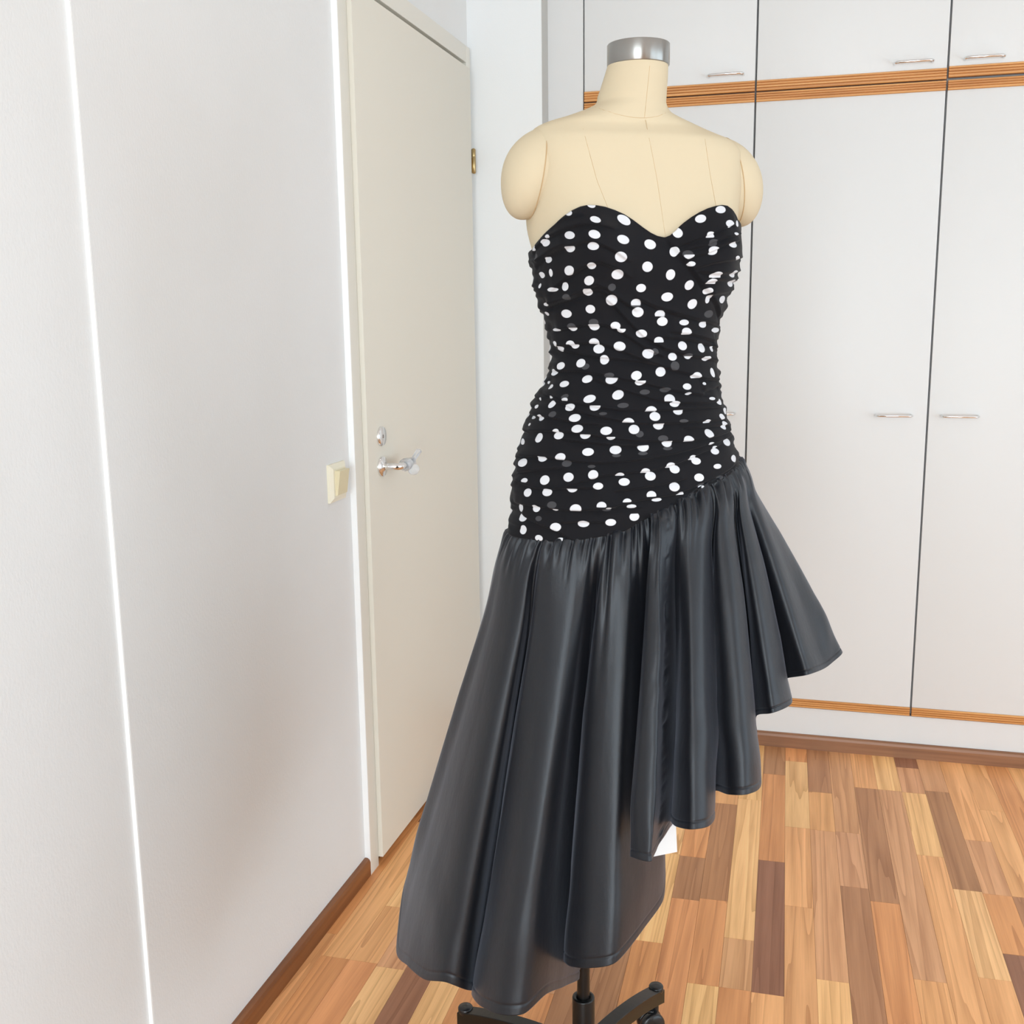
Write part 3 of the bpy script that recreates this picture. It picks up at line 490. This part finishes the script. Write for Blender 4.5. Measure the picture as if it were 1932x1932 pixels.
DOTS=[(-0.526,1.4684,0.046,0.0048,2,1.4684),(-0.796,1.4584,0.040,0.0040,2,1.4613),(-0.554,1.4480,0.050,0.0045,0,0),(-0.272,1.4484,0.056,0.0070,0,0),(-0.859,1.4298,0.052,0.0051,0,0),(-1.098,1.4309,0.033,0.0023,0,0),(-1.152,1.4226,0.064,0.0048,0,0),(-0.623,1.4290,0.054,0.0057,0,0),(-0.359,1.4225,0.059,0.0059,0,0),(-0.107,1.4171,0.052,0.0064,0,0),(-0.668,1.4142,0.054,0.0050,0,0),(-0.893,1.4134,0.049,0.0052,2,1.4157),(-0.412,1.4002,0.060,0.0065,0,0),(-0.145,1.3881,0.051,0.0067,0,0),(-1.184,1.4005,0.057,0.0041,2,1.4042),(-0.921,1.3848,0.054,0.0063,0,0),(-0.697,1.3896,0.041,0.0041,0,0),(-1.352,1.3809,0.068,0.0042,0,0),(-1.165,1.3831,0.030,0.0053,0,0),(-0.441,1.3782,0.060,0.0062,0,0),(0.079,1.3777,0.043,0.0070,0,0),(0.280,1.3639,0.047,0.0064,0,0),(-0.719,1.3709,0.050,0.0061,0,0),(-0.991,1.3641,0.044,0.0057,0,0),(-1.171,1.3607,0.083,0.0028,0,0),(-0.197,1.3605,0.049,0.0054,2,1.3659),(-0.738,1.3564,0.048,0.0049,2,1.3604),(-0.490,1.3450,0.060,0.0070,0,0),(0.078,1.3485,0.061,0.0059,0,0),(0.379,1.3387,0.059,0.0066,0,0),(-0.238,1.3406,0.054,0.0058,1,1.3378),(-0.237,1.3382,0.059,0.0029,3,0),(-0.724,1.3336,0.055,0.0057,0,0),(-1.044,1.3279,0.080,0.0056,0,0),(-0.213,1.3287,0.061,0.0067,0,0),(0.033,1.3247,0.061,0.0062,1,1.3249),(-1.365,1.3410,0.095,0.0024,0,0),(-1.425,1.3281,0.051,0.0027,0,0),(-1.417,1.3665,0.029,0.0034,0,0),(-0.977,1.3503,0.049,0.0039,3,0),(-0.489,1.3618,0.038,0.0048,3,0),(-1.351,1.4053,0.056,0.0043,3,0),(0.484,1.4631,0.055,0.0051,0,0),(0.306,1.4507,0.045,0.0056,0,0),(0.579,1.4436,0.049,0.0052,0,0),(0.129,1.4323,0.039,0.0066,0,0),(0.378,1.4281,0.037,0.0049,1,1.4252),(0.652,1.4304,0.033,0.0020,0,0),(0.096,1.4075,0.039,0.0064,0,0),(0.413,1.4082,0.048,0.0055,0,0),(0.400,1.4184,0.041,0.0048,3,0),(0.204,1.4045,0.045,0.0048,3,0),(0.214,1.4035,0.044,0.0058,2,1.4035),(0.651,1.4163,0.064,0.0038,0,0),(0.248,1.3915,0.035,0.0033,0,0),(0.518,1.3750,0.070,0.0061,1,1.3735),(0.501,1.3658,0.072,0.0062,1,1.3654),(0.756,1.3996,0.056,0.0028,0,0),(1.183,1.3910,0.013,0.0021,0,0),(0.847,1.3791,0.104,0.0047,0,0),(0.940,1.3669,0.117,0.0049,0,0),(1.210,1.3699,0.121,0.0041,0,0),(0.512,1.3560,0.047,0.0043,0,0),(0.589,1.3451,0.041,0.0056,0,0),(0.879,1.3446,0.101,0.0051,0,0),(0.725,1.4450,0.031,0.0044,0,0),(-1.382,1.4174,0.046,0.0039,0,0),(0.676,1.3250,0.088,0.0051,3,0),(0.063,1.3158,0.062,0.0059,0,0),(0.033,1.3234,0.057,0.0057,1,1.3229),(0.333,1.3140,0.067,0.0039,0,0),(0.634,1.3104,0.073,0.0042,0,0),(0.994,1.3021,0.165,0.0035,0,0),(-0.698,1.3160,0.056,0.0046,3,0),(-0.704,1.3112,0.065,0.0061,2,1.3133),(-0.456,1.3109,0.054,0.0054,1,1.3071),(-0.395,1.3064,0.048,0.0048,2,1.3068),(-0.991,1.3107,0.062,0.0043,3,0),(-0.994,1.3092,0.065,0.0049,2,1.3088),(-1.310,1.3059,0.117,0.0020,0,0),(0.356,1.3012,0.070,0.0057,1,1.2975),(-0.178,1.3000,0.059,0.0054,0,0),(-0.724,1.2887,0.063,0.0056,1,1.2868),(-0.681,1.2797,0.070,0.0060,0,0),(-1.053,1.2867,0.067,0.0046,1,1.2860),(-1.007,1.2848,0.064,0.0046,2,1.2859),(-1.358,1.2864,0.054,0.0037,0,0),(-1.284,1.2792,0.082,0.0038,0,0),(-0.430,1.2833,0.067,0.0063,0,0),(0.015,1.2894,0.061,0.0058,1,1.2877),(0.324,1.2822,0.064,0.0060,0,0),(0.641,1.2782,0.069,0.0063,0,0),(-0.112,1.2725,0.068,0.0063,0,0),(-0.034,1.2751,0.041,0.0047,3,0),(0.192,1.2676,0.059,0.0052,2,1.2728),(0.413,1.2679,0.057,0.0043,2,1.2678),(0.398,1.2691,0.063,0.0026,3,0),(0.734,1.2638,0.079,0.0040,2,1.2663),(0.905,1.2759,0.046,0.0039,0,0),(-0.614,1.2651,0.056,0.0065,0,0),(-0.922,1.2603,0.065,0.0058,0,0),(-0.847,1.2559,0.053,0.0041,3,0),(-1.249,1.2559,0.079,0.0051,0,0),(0.050,1.2475,0.061,0.0064,0,0),(0.214,1.2553,0.058,0.0062,3,0),(0.522,1.2400,0.075,0.0053,1,1.2369),(0.844,1.2429,0.054,0.0066,0,0),(-0.228,1.2434,0.059,0.0061,0,0),(-0.793,1.2386,0.066,0.0052,0,0),(-0.533,1.2439,0.058,0.0037,3,0),(-0.496,1.2392,0.069,0.0069,2,1.2406),(-1.095,1.2313,0.076,0.0043,0,0),(-1.405,1.2463,0.083,0.0047,0,0),(-0.175,1.2355,0.057,0.0058,2,1.2364),(0.379,1.2261,0.059,0.0043,0,0),(0.114,1.2228,0.058,0.0034,3,0),(0.659,1.2285,0.034,0.0020,0,0),(-0.111,1.2208,0.056,0.0033,3,0),(-0.385,1.2174,0.060,0.0063,0,0),(0.159,1.2105,0.061,0.0061,1,1.2073),(-0.676,1.2124,0.065,0.0053,0,0),(0.226,1.2032,0.055,0.0041,0,0),(0.390,1.2163,0.037,0.0020,0,0),(-0.963,1.2096,0.047,0.0038,1,1.2090),(-0.979,1.2149,0.044,0.0033,3,0),(-0.591,1.2024,0.057,0.0060,2,1.2037),(-0.312,1.2035,0.057,0.0033,3,0),(-0.872,1.2004,0.064,0.0050,0,0),(-1.144,1.2033,0.050,0.0051,0,0),(0.919,1.2008,0.068,0.0043,0,0),(0.742,1.2071,0.055,0.0021,0,0),(-0.032,1.1954,0.056,0.0062,1,1.1945),(0.267,1.1933,0.054,0.0053,2,1.1944),(-0.779,1.1864,0.063,0.0052,0,0),(-1.062,1.1902,0.050,0.0041,3,0),(-1.257,1.1842,0.052,0.0046,0,0),(-0.495,1.1927,0.041,0.0020,3,0),(0.012,1.1873,0.054,0.0058,0,0),(-0.248,1.1801,0.055,0.0065,1,1.1803),(0.300,1.1796,0.047,0.0024,3,0),(0.597,1.1751,0.052,0.0040,1,1.1741),(0.871,1.1800,0.060,0.0042,0,0),(1.099,1.1858,0.089,0.0047,0,0),(0.047,1.1753,0.052,0.0060,2,1.1776),(-0.735,1.1719,0.059,0.0052,0,0),(-0.972,1.1673,0.040,0.0036,1,1.1664),(-0.938,1.1614,0.060,0.0050,0,0),(-0.449,1.1695,0.055,0.0054,0,0),(-0.191,1.1707,0.050,0.0061,0,0),(-0.142,1.1645,0.038,0.0043,3,0),(0.594,1.1593,0.056,0.0059,0,0),(0.906,1.1672,0.060,0.0060,0,0),(-1.208,1.1564,0.058,0.0065,0,0),(-0.646,1.1645,0.055,0.0062,2,1.1645),(-0.403,1.1623,0.043,0.0053,2,1.1615),(0.327,1.1532,0.055,0.0057,1,1.1510),(0.073,1.1574,0.049,0.0041,3,0),(0.116,1.1508,0.048,0.0057,2,1.1533),(-1.558,1.1474,0.080,0.0044,0,0),(-0.602,1.1406,0.055,0.0052,0,0),(-0.353,1.1434,0.053,0.0056,0,0),(-0.345,1.1360,0.039,0.0022,3,0),(-0.108,1.1468,0.051,0.0064,2,1.1486),(-0.116,1.1380,0.043,0.0022,3,0),(0.114,1.1434,0.046,0.0024,3,0),(-0.866,1.1326,0.054,0.0056,1,1.1289),(-0.800,1.1241,0.048,0.0045,3,0),(-1.093,1.1296,0.062,0.0052,2,1.1318),(-1.365,1.1202,0.075,0.0056,0,0),(0.946,1.1421,0.086,0.0052,0,0),(0.599,1.1451,0.039,0.0020,0,0),(0.652,1.1382,0.045,0.0028,0,0),(0.666,1.1328,0.058,0.0043,0,0),(0.357,1.1271,0.044,0.0047,1,1.1250),(0.397,1.1226,0.050,0.0047,0,0),(0.125,1.1183,0.047,0.0058,1,1.1167),(0.163,1.1141,0.045,0.0054,0,0),(0.634,1.1123,0.054,0.0034,0,0),(0.975,1.1181,0.083,0.0050,0,0),(-1.016,1.0998,0.056,0.0064,0,0),(-0.766,1.1059,0.051,0.0060,0,0),(-0.542,1.1101,0.044,0.0061,0,0),(-0.561,1.1208,0.037,0.0020,3,0),(-0.314,1.1073,0.042,0.0056,1,1.1081),(-0.101,1.1125,0.041,0.0055,1,1.1113),(-0.058,1.1066,0.045,0.0058,0,0),(-0.279,1.1000,0.046,0.0050,0,0),(-1.287,1.0961,0.049,0.0032,1,1.0936),(-0.495,1.0943,0.043,0.0047,0,0),(0.149,1.0900,0.046,0.0060,0,0),(0.389,1.1003,0.050,0.0054,1,1.0951),(-0.726,1.0910,0.052,0.0063,2,1.0900),(-0.979,1.0830,0.056,0.0053,0,0),(-1.226,1.0794,0.055,0.0057,0,0),(0.664,1.0956,0.050,0.0029,3,0),(0.409,1.0896,0.052,0.0029,3,0),(0.418,1.0865,0.034,0.0020,0,0),(-0.055,1.0807,0.040,0.0056,1,1.0787),(0.206,1.0781,0.038,0.0048,1,1.0780),(-0.003,1.0735,0.044,0.0025,0,0),(-0.253,1.0724,0.037,0.0052,1,1.0727),(-0.904,1.0665,0.048,0.0048,3,0),(-0.872,1.0628,0.042,0.0048,2,1.0610),(-0.458,1.0679,0.040,0.0056,1,1.0662),(-0.398,1.0638,0.025,0.0020,0,0),(-0.415,1.0613,0.039,0.0020,3,0),(-0.215,1.0661,0.041,0.0027,0,0),(-0.675,1.0626,0.051,0.0066,1,1.0597),(-1.096,1.0589,0.047,0.0052,2,1.0641),(-1.354,1.0550,0.058,0.0055,0,0),(-1.309,1.0419,0.062,0.0055,0,0),(-0.187,1.0513,0.040,0.0058,2,1.0555),(-0.859,1.0356,0.053,0.0058,0,0),(-0.608,1.0417,0.051,0.0048,0,0),(-0.378,1.0440,0.044,0.0048,0,0),(-1.049,1.0453,0.037,0.0035,3,0),(-1.265,1.0254,0.050,0.0065,0,0),(-1.046,1.0169,0.047,0.0046,1,1.0129),(-0.810,1.0153,0.044,0.0054,1,1.0152),(-1.772,1.2437,0.000,0.0020,0,0),(-1.345,1.2265,0.051,0.0033,0,0),(-1.505,1.2314,0.049,0.0020,0,0),(-1.214,1.2129,0.038,0.0020,0,0),(-1.435,1.2088,0.028,0.0023,0,0),(-1.423,1.1983,0.046,0.0027,0,0),(-1.477,1.1824,0.059,0.0022,0,0),(-1.464,1.1728,0.034,0.0020,0,0)]
SKB=[(-0.052,1.0505,-0.1997,1.3150,0.6163),(-0.030,1.0520,-0.1847,1.2950,0.6242),(0.009,1.0545,-0.1709,1.2900,0.6271),(0.067,1.0588,-0.1663,1.3400,0.6214),(0.121,1.0633,-0.1594,1.4000,0.6202),(0.149,1.0656,-0.1652,1.5200,0.5724),(0.168,1.0671,-0.1611,1.4200,0.6214),(0.197,1.0693,-0.1463,1.3600,0.6438),(0.277,1.0753,-0.1221,1.3150,0.6644),(0.397,1.0833,-0.1015,1.3300,0.6632),(0.470,1.0874,-0.0978,1.3900,0.6473),(0.521,1.0890,-0.1106,1.5400,0.6035),(0.548,1.0898,-0.0992,1.4600,0.6549),(0.590,1.0910,-0.0773,1.3900,0.6837),(0.665,1.0928,-0.0517,1.3800,0.6919),(0.744,1.0952,-0.0364,1.4400,0.6819),(0.804,1.0974,-0.0492,1.5900,0.6808),(0.849,1.0988,-0.0485,1.5300,0.7446),(0.914,1.1007,-0.0251,1.4700,0.7750),(1.018,1.1039,-0.0020,1.5200,0.7735),(1.091,1.1051,-0.0102,1.6100,0.7720),(1.163,1.1055,-0.0057,1.5800,0.7902),(1.274,1.1057,0.0209,1.5400,0.8108),(1.274,1.1084,0.0479,1.6000,0.8050)]
SKA=[(-1.487,1.0136,-0.6400,1.5600,0.2637),(-1.414,1.0140,-0.5809,1.4600,0.3021),(-1.302,1.0140,-0.5262,1.3900,0.3325),(-1.173,1.0138,-0.4781,1.3550,0.3590),(-1.067,1.0142,-0.4536,1.3800,0.3334),(-1.004,1.0142,-0.4753,1.5300,0.2296),(-0.956,1.0141,-0.4544,1.4000,0.3145),(-0.900,1.0145,-0.4232,1.3350,0.3446),(-0.784,1.0167,-0.3797,1.2950,0.3646),(-0.659,1.0188,-0.3429,1.2950,0.3718),(-0.550,1.0218,-0.3225,1.3500,0.3685),(-0.497,1.0232,-0.3196,1.4500,0.3162),(-0.463,1.0241,-0.3187,1.5500,0.2635),(-0.437,1.0247,-0.3148,1.4900,0.3217),(-0.411,1.0257,-0.3045,1.3750,0.4091),(-0.385,1.0268,-0.2866,1.3350,0.4283),(-0.309,1.0300,-0.2535,1.3050,0.4497),(-0.217,1.0361,-0.2150,1.3050,0.4653),(-0.142,1.0435,-0.1934,1.4000,0.4610),(-0.082,1.0485,-0.1779,1.5000,0.4492),(-0.022,1.0525,-0.1838,1.5800,0.4487),(0.022,1.0554,-0.1950,1.6600,0.4134)]

# ================================================================== dress
dress = tag(empty('evening_dress', (-.24, 1.57, .25)), 'strapless black dress with white polka dot bodice and asymmetric taffeta skirt on the mannequin', 'dress')
def ring_interp(th, pts, back):
    """closed profile z(th): measured points in front, 'back' points (th, z) behind"""
    p = sorted(list(pts)+list(back)); X = np.array([q[0] for q in p]); V = np.array([q[1] for q in p])
    X = np.concatenate([X-2*PI, X, X+2*PI]); V = np.concatenate([V, V, V]); return np.interp(th, X, V)
NT, NZ = 640, 280
th = np.linspace(-PI, PI, NT+1)[:-1]
z_hi = ring_interp(th, NECK, [(1.25, 1.440), (1.57, 1.428), (2.4, 1.412), (3.0, 1.408), (-2.4, 1.410), (-1.7, 1.412)])
seam_pts = [p for p in SEAM if abs(p[0]-1.2743) > 1e-3]+[(1.2743, 1.1075)]
def seam_z(t): return ring_interp(t, seam_pts, [(1.6, 1.112), (2.4, 1.090), (3.1, 1.055), (-2.4, 1.025), (-1.8, 1.012)])
z_lo = seam_z(th)
v = np.linspace(0, 1, NZ)[:, None]
ZB = z_lo[None]*(1-v)+z_hi[None]*v; TB = np.broadcast_to(th[None], ZB.shape)
h = np.zeros_like(ZB)
def fold(h, pts, amp, wid):
    X = np.array([p[0] for p in pts]); V = np.array([p[1] for p in pts])
    if X[-1]-X[0] < .05: return h
    zl = np.interp(TB, X, V); d = ZB-zl
    e = .10*(X[-1]-X[0])+.03
    tp = np.clip((TB-X[0]+e*.5)/e, 0, 1)*np.clip((X[-1]+e*.5-TB)/e, 0, 1); tp = tp*tp*(3-2*tp)
    up = np.exp(-np.clip(d, 0, None)/wid); dn = np.exp(np.clip(d, None, 0)/.0055)
    st = 1/(1+np.exp(-np.clip(d/.0006, -30, 30)))
    return h+tp*amp*(st*up-(1-st)*.75*dn)
for i, pts in enumerate(FOLDS): h = fold(h, pts, (.0046 if i != 6 else .0045), .012)
# folds of the same ruching carried round the back
for i in range(24):
    z0 = 1.03+i*.0155+RNG.uniform(-.004, .004)
    for a0, a1 in ((1.35, 3.14), (-3.14, -1.55)):
        h = fold(h, [(a0, z0+RNG.uniform(-.01, .01)), ((a0+a1)/2, z0+RNG.uniform(-.012, .012)), (a1, z0+RNG.uniform(-.01, .01))], .0026, .011)
# gathers bunched into the side seams
def vnoise(x, f, seed):
    g = np.random.default_rng(seed).uniform(-1, 1, 4000); x = x*f+500; i = np.floor(x).astype(int); t = x-i; t = t*t*(3-2*t); return g[i]*(1-t)+g[i+1]*t
for a0, w, am in ((-1.50, .22, .0040), (1.32, .17, .0034)):
    fall = np.exp(-((TB-a0)/w)**2); h = h+fall*am*(vnoise(ZB+TB*.01, 95, 3)+.6*vnoise(ZB, 190, 4)+.25)
h = h+.0012*vnoise(ZB+.05*np.sin(TB*1.3), 42, 8)*(1-.5*np.abs(np.sin(TB)))
edge = np.clip((z_hi[None]-ZB)/.010, 0, 1); h = h*(.25+.75*edge)
off = np.clip(.0062+h, .0030, .0150)
P = body_pt(TB, ZB, off)
# rolled top and bottom edges turned inwards
inr = body_pt(TB[-1], ZB[-1]-.003, .0012); inb = body_pt(TB[0], ZB[0]+.003, .0034)
Pf = np.concatenate([inb[None], P, inr[None]])
me = grid_mesh('bodice', Pf, m_polka, wrap=True)
# printed dots: signed distance (in dot radii) stored on the cloth
dw = np.full(ZB.shape, 9.0); dg = np.full(ZB.shape, 9.0)
dots = list(DOTS)
row = 0; z0 = 1.02
while z0 < 1.45:        # the regular print on the back
    a0 = 1.50+(row % 2)*.16
    while a0 < 2*PI-1.72:
        a = a0 if a0 < PI else a0-2*PI
        if seam_z(np.array([a]))[0]+.006 < z0: dots.append((a, z0+RNG.uniform(-.004, .004), .066, .0088, 0, 0))
        a0 += .32
    z0 += .0235; row += 1
for t0, z0, rt, rz, ty, zc in dots:
    jj = np.where(np.abs(th-t0) < rt*1.8+.02)[0]
    if len(jj) == 0: continue
    dt = (TB[:, jj]-t0)/rt; dz = (ZB[:, jj]-z0)/rz
    d = np.sqrt(dt*dt+dz*dz)-1
    if ty == 1: d = np.maximum(d, (zc-ZB[:, jj])/rz)
    if ty == 2: d = np.maximum(d, (ZB[:, jj]-zc)/rz)
    A = dg if ty == 3 else dw
    A[:, jj] = np.minimum(A[:, jj], d)
for nm, A in (('dot_white', dw), ('dot_veiled', dg)):
    A = np.concatenate([np.full((1, NT), 9.0), A, np.full((1, NT), 9.0)]).reshape(-1)
    at = me.attributes.new(nm, 'FLOAT', 'POINT'); at.data.foreach_set('value', np.clip(A, -1, 1).astype(np.float32))
bo = link('bodice', me, dress); tag(bo, 'ruched black chiffon bodice printed with white dots')

# skirt: one ribbon of cloth from the overlapping front edge round the right, the back and the left to the underlap
cols = [tuple(c) for c in SKB]
nb = 18
for i in range(1, nb):
    s = i/nb; a = 1.45+s*(2*PI-1.56-1.45)            # seam angle round the back
    pa = math.radians(5+s*172)                       # plan angle of the hem
    rad = .315+(.035 if i % 2 else -.03)
    zt = seam_z(np.array([a if a < PI else a-2*PI]))[0]
    hz_ = .83-.50*s**1.15
    cols.append((a, zt, -.285+rad*1.05*math.cos(pa), 1.575+rad*math.sin(pa), hz_))
cols += [(c[0]+2*PI,)+tuple(c[1:]) for c in SKA]
cols = np.array(cols)
for i in range(1, len(cols)): cols[i, 0] = max(cols[i, 0], cols[i-1, 0]+.004)
def catmull(V, m):
    V = np.concatenate([[2*V[0]-V[1]], V, [2*V[-1]-V[-2]]]); out = []
    t = np.arange(m)/m
    for i in range(1, len(V)-2):
        p0, p1, p2, p3 = V[i-1], V[i], V[i+1], V[i+2]; tt = t[:, None]
        m1, m2 = .42*(p2-p0), .42*(p3-p1)
        out.append((2*tt**3-3*tt**2+1)*p1+(tt**3-2*tt**2+tt)*m1+(-2*tt**3+3*tt**2)*p2+(tt**3-tt**2)*m2)
    return np.concatenate(out+[V[-2][None]])
CV = catmull(cols, 14); NC = len(CV); NS = 110
s = np.concatenate([np.linspace(0, 1, 90)**1.15*.955, np.linspace(.9575, 1, 20)])[:, None]
ta = CV[:, 0]; ta_w = (ta+PI) % (2*PI)-PI
zt = seam_z(ta_w); under = np.clip((ta-(2*PI-.35))/.3, 0, 1)   # the end tucked under the front edge
top = body_pt(ta_w, zt+.0045, .0046-.0030*under); hem = CV[:, 2:5]
P = top[None]*(1-s[..., None])+hem[None]*s[..., None]
# tangent frame for displacement along the cloth normal
def normals(P):
    a = np.gradient(P, axis=1); c = np.gradient(P, axis=0); n = np.cross(a, c); n /= np.linalg.norm(n, axis=-1, keepdims=True)+1e-12
    ctr = np.array([-.27, 1.57]); o = P[..., :2]-ctr; flip = np.sign((n[..., :2]*o).sum(-1).mean()); return n*flip
out = P[..., :2]-np.array([-.26, 1.57]); out /= np.linalg.norm(out, axis=-1, keepdims=True)
puff = .006*np.exp(-((s-.07)/.08)**2)+.003*np.sin(PI*s)
puff = puff*np.clip(s/.02, 0, 1)
P[..., :2] += out*puff[..., None]
arc = np.concatenate([[0], np.cumsum(np.linalg.norm(np.diff(top, axis=0), axis=1))])
N = normals(P)
ridge = lambda x, f, sd: 1-2*np.abs(vnoise(x, f, sd))
g1 = vnoise(arc[None]+0*s, 120, 21)*.0036*np.exp(-s/.045)+vnoise(arc[None]+0*s, 55, 22)*.0045*np.exp(-s/.10)
# single gathers: wedge-shaped tucks that run out at different lengths
g2 = np.zeros_like(P[..., 0]); pos = .004
PR = np.random.default_rng(31)
while pos < arc[-1]:
    ln = PR.choice([.05, .08, .12, .2, .32], p=[.3, .27, .2, .15, .08])*PR.uniform(.8, 1.2); wd = PR.uniform(.0018, .0042)
    dep = wd*PR.uniform(1.3, 2.3); sk_ = PR.uniform(-.02, .02)
    x_ = (arc[None]-pos-sk_*s*.3)/wd
    g2 = g2-dep*np.exp(-x_**2)*np.clip(1-s/ln, 0, 1)**1.3+.35*dep*(np.exp(-(x_-1.9)**2)+np.exp(-(x_+1.9)**2))*np.clip(1-s/ln, 0, 1)
    pos += PR.uniform(.007, .017)
hl = np.concatenate([[0], np.cumsum(np.linalg.norm(np.diff(hem, axis=0), axis=1))])[None]
fade = np.clip(s*2.5, 0, 1)*(1-.75*np.clip((s-.75)/.25, 0, 1))
g3 = vnoise(hl*.5+.05*s, 17, 24)*.0065*fade+ridge(hl*.5+.03*s, 13, 27)*.0030*fade
cr = vnoise(s*1.0+.15*vnoise(arc[None]+0*s, 20, 25), 9, 26)*.0016*s
ci = np.linspace(0, len(cols)-1, NC)[None]
# crinkled seam allowance beside the overlapping front edge, one pressed crease, stitched hem
cr = cr+np.exp(-((ci-3.15)/.30)**2)*(vnoise(s, 70, 41)+.6*vnoise(s+.3, 150, 42))*.0022+np.exp(-((ci-1.95)/.16)**2)*(.0022+.0010*vnoise(s, 40, 43))
cr = cr-.0010*np.exp(-((s-.9795)/.0028)**2)
ramp = np.clip(s/.012, 0, 1)
P = P+N*((g1+g2)*ramp+g3+cr)[..., None]
me = grid_mesh('skirt', P, m_satin)
sk = link('skirt', me, dress); tag(sk, 'gathered black taffeta skirt with slanted hem')
so = sk.modifiers.new('cloth_thickness', 'SOLIDIFY'); so.thickness = .0007; so.offset = 0
# white paper tag hanging inside the skirt
b = MB(); TA = [Vector(p) for p in ((-0.1949, 1.44, 0.647), (-0.1564, 1.44, 0.6512), (-0.1516, 1.44, 0.5645), (-0.1893, 1.44, 0.5514))]
vs = [p+Vector((0, o, 0)) for o in (-.0005, .0005) for p in TA]
b.add(vs, [(0, 1, 2, 3), (7, 6, 5, 4), (0, 4, 5, 1), (1, 5, 6, 2), (2, 6, 7, 3), (3, 7, 4, 0)]); tag(b.build('care_tag', m_paper, dress), 'white tag hanging inside the skirt')
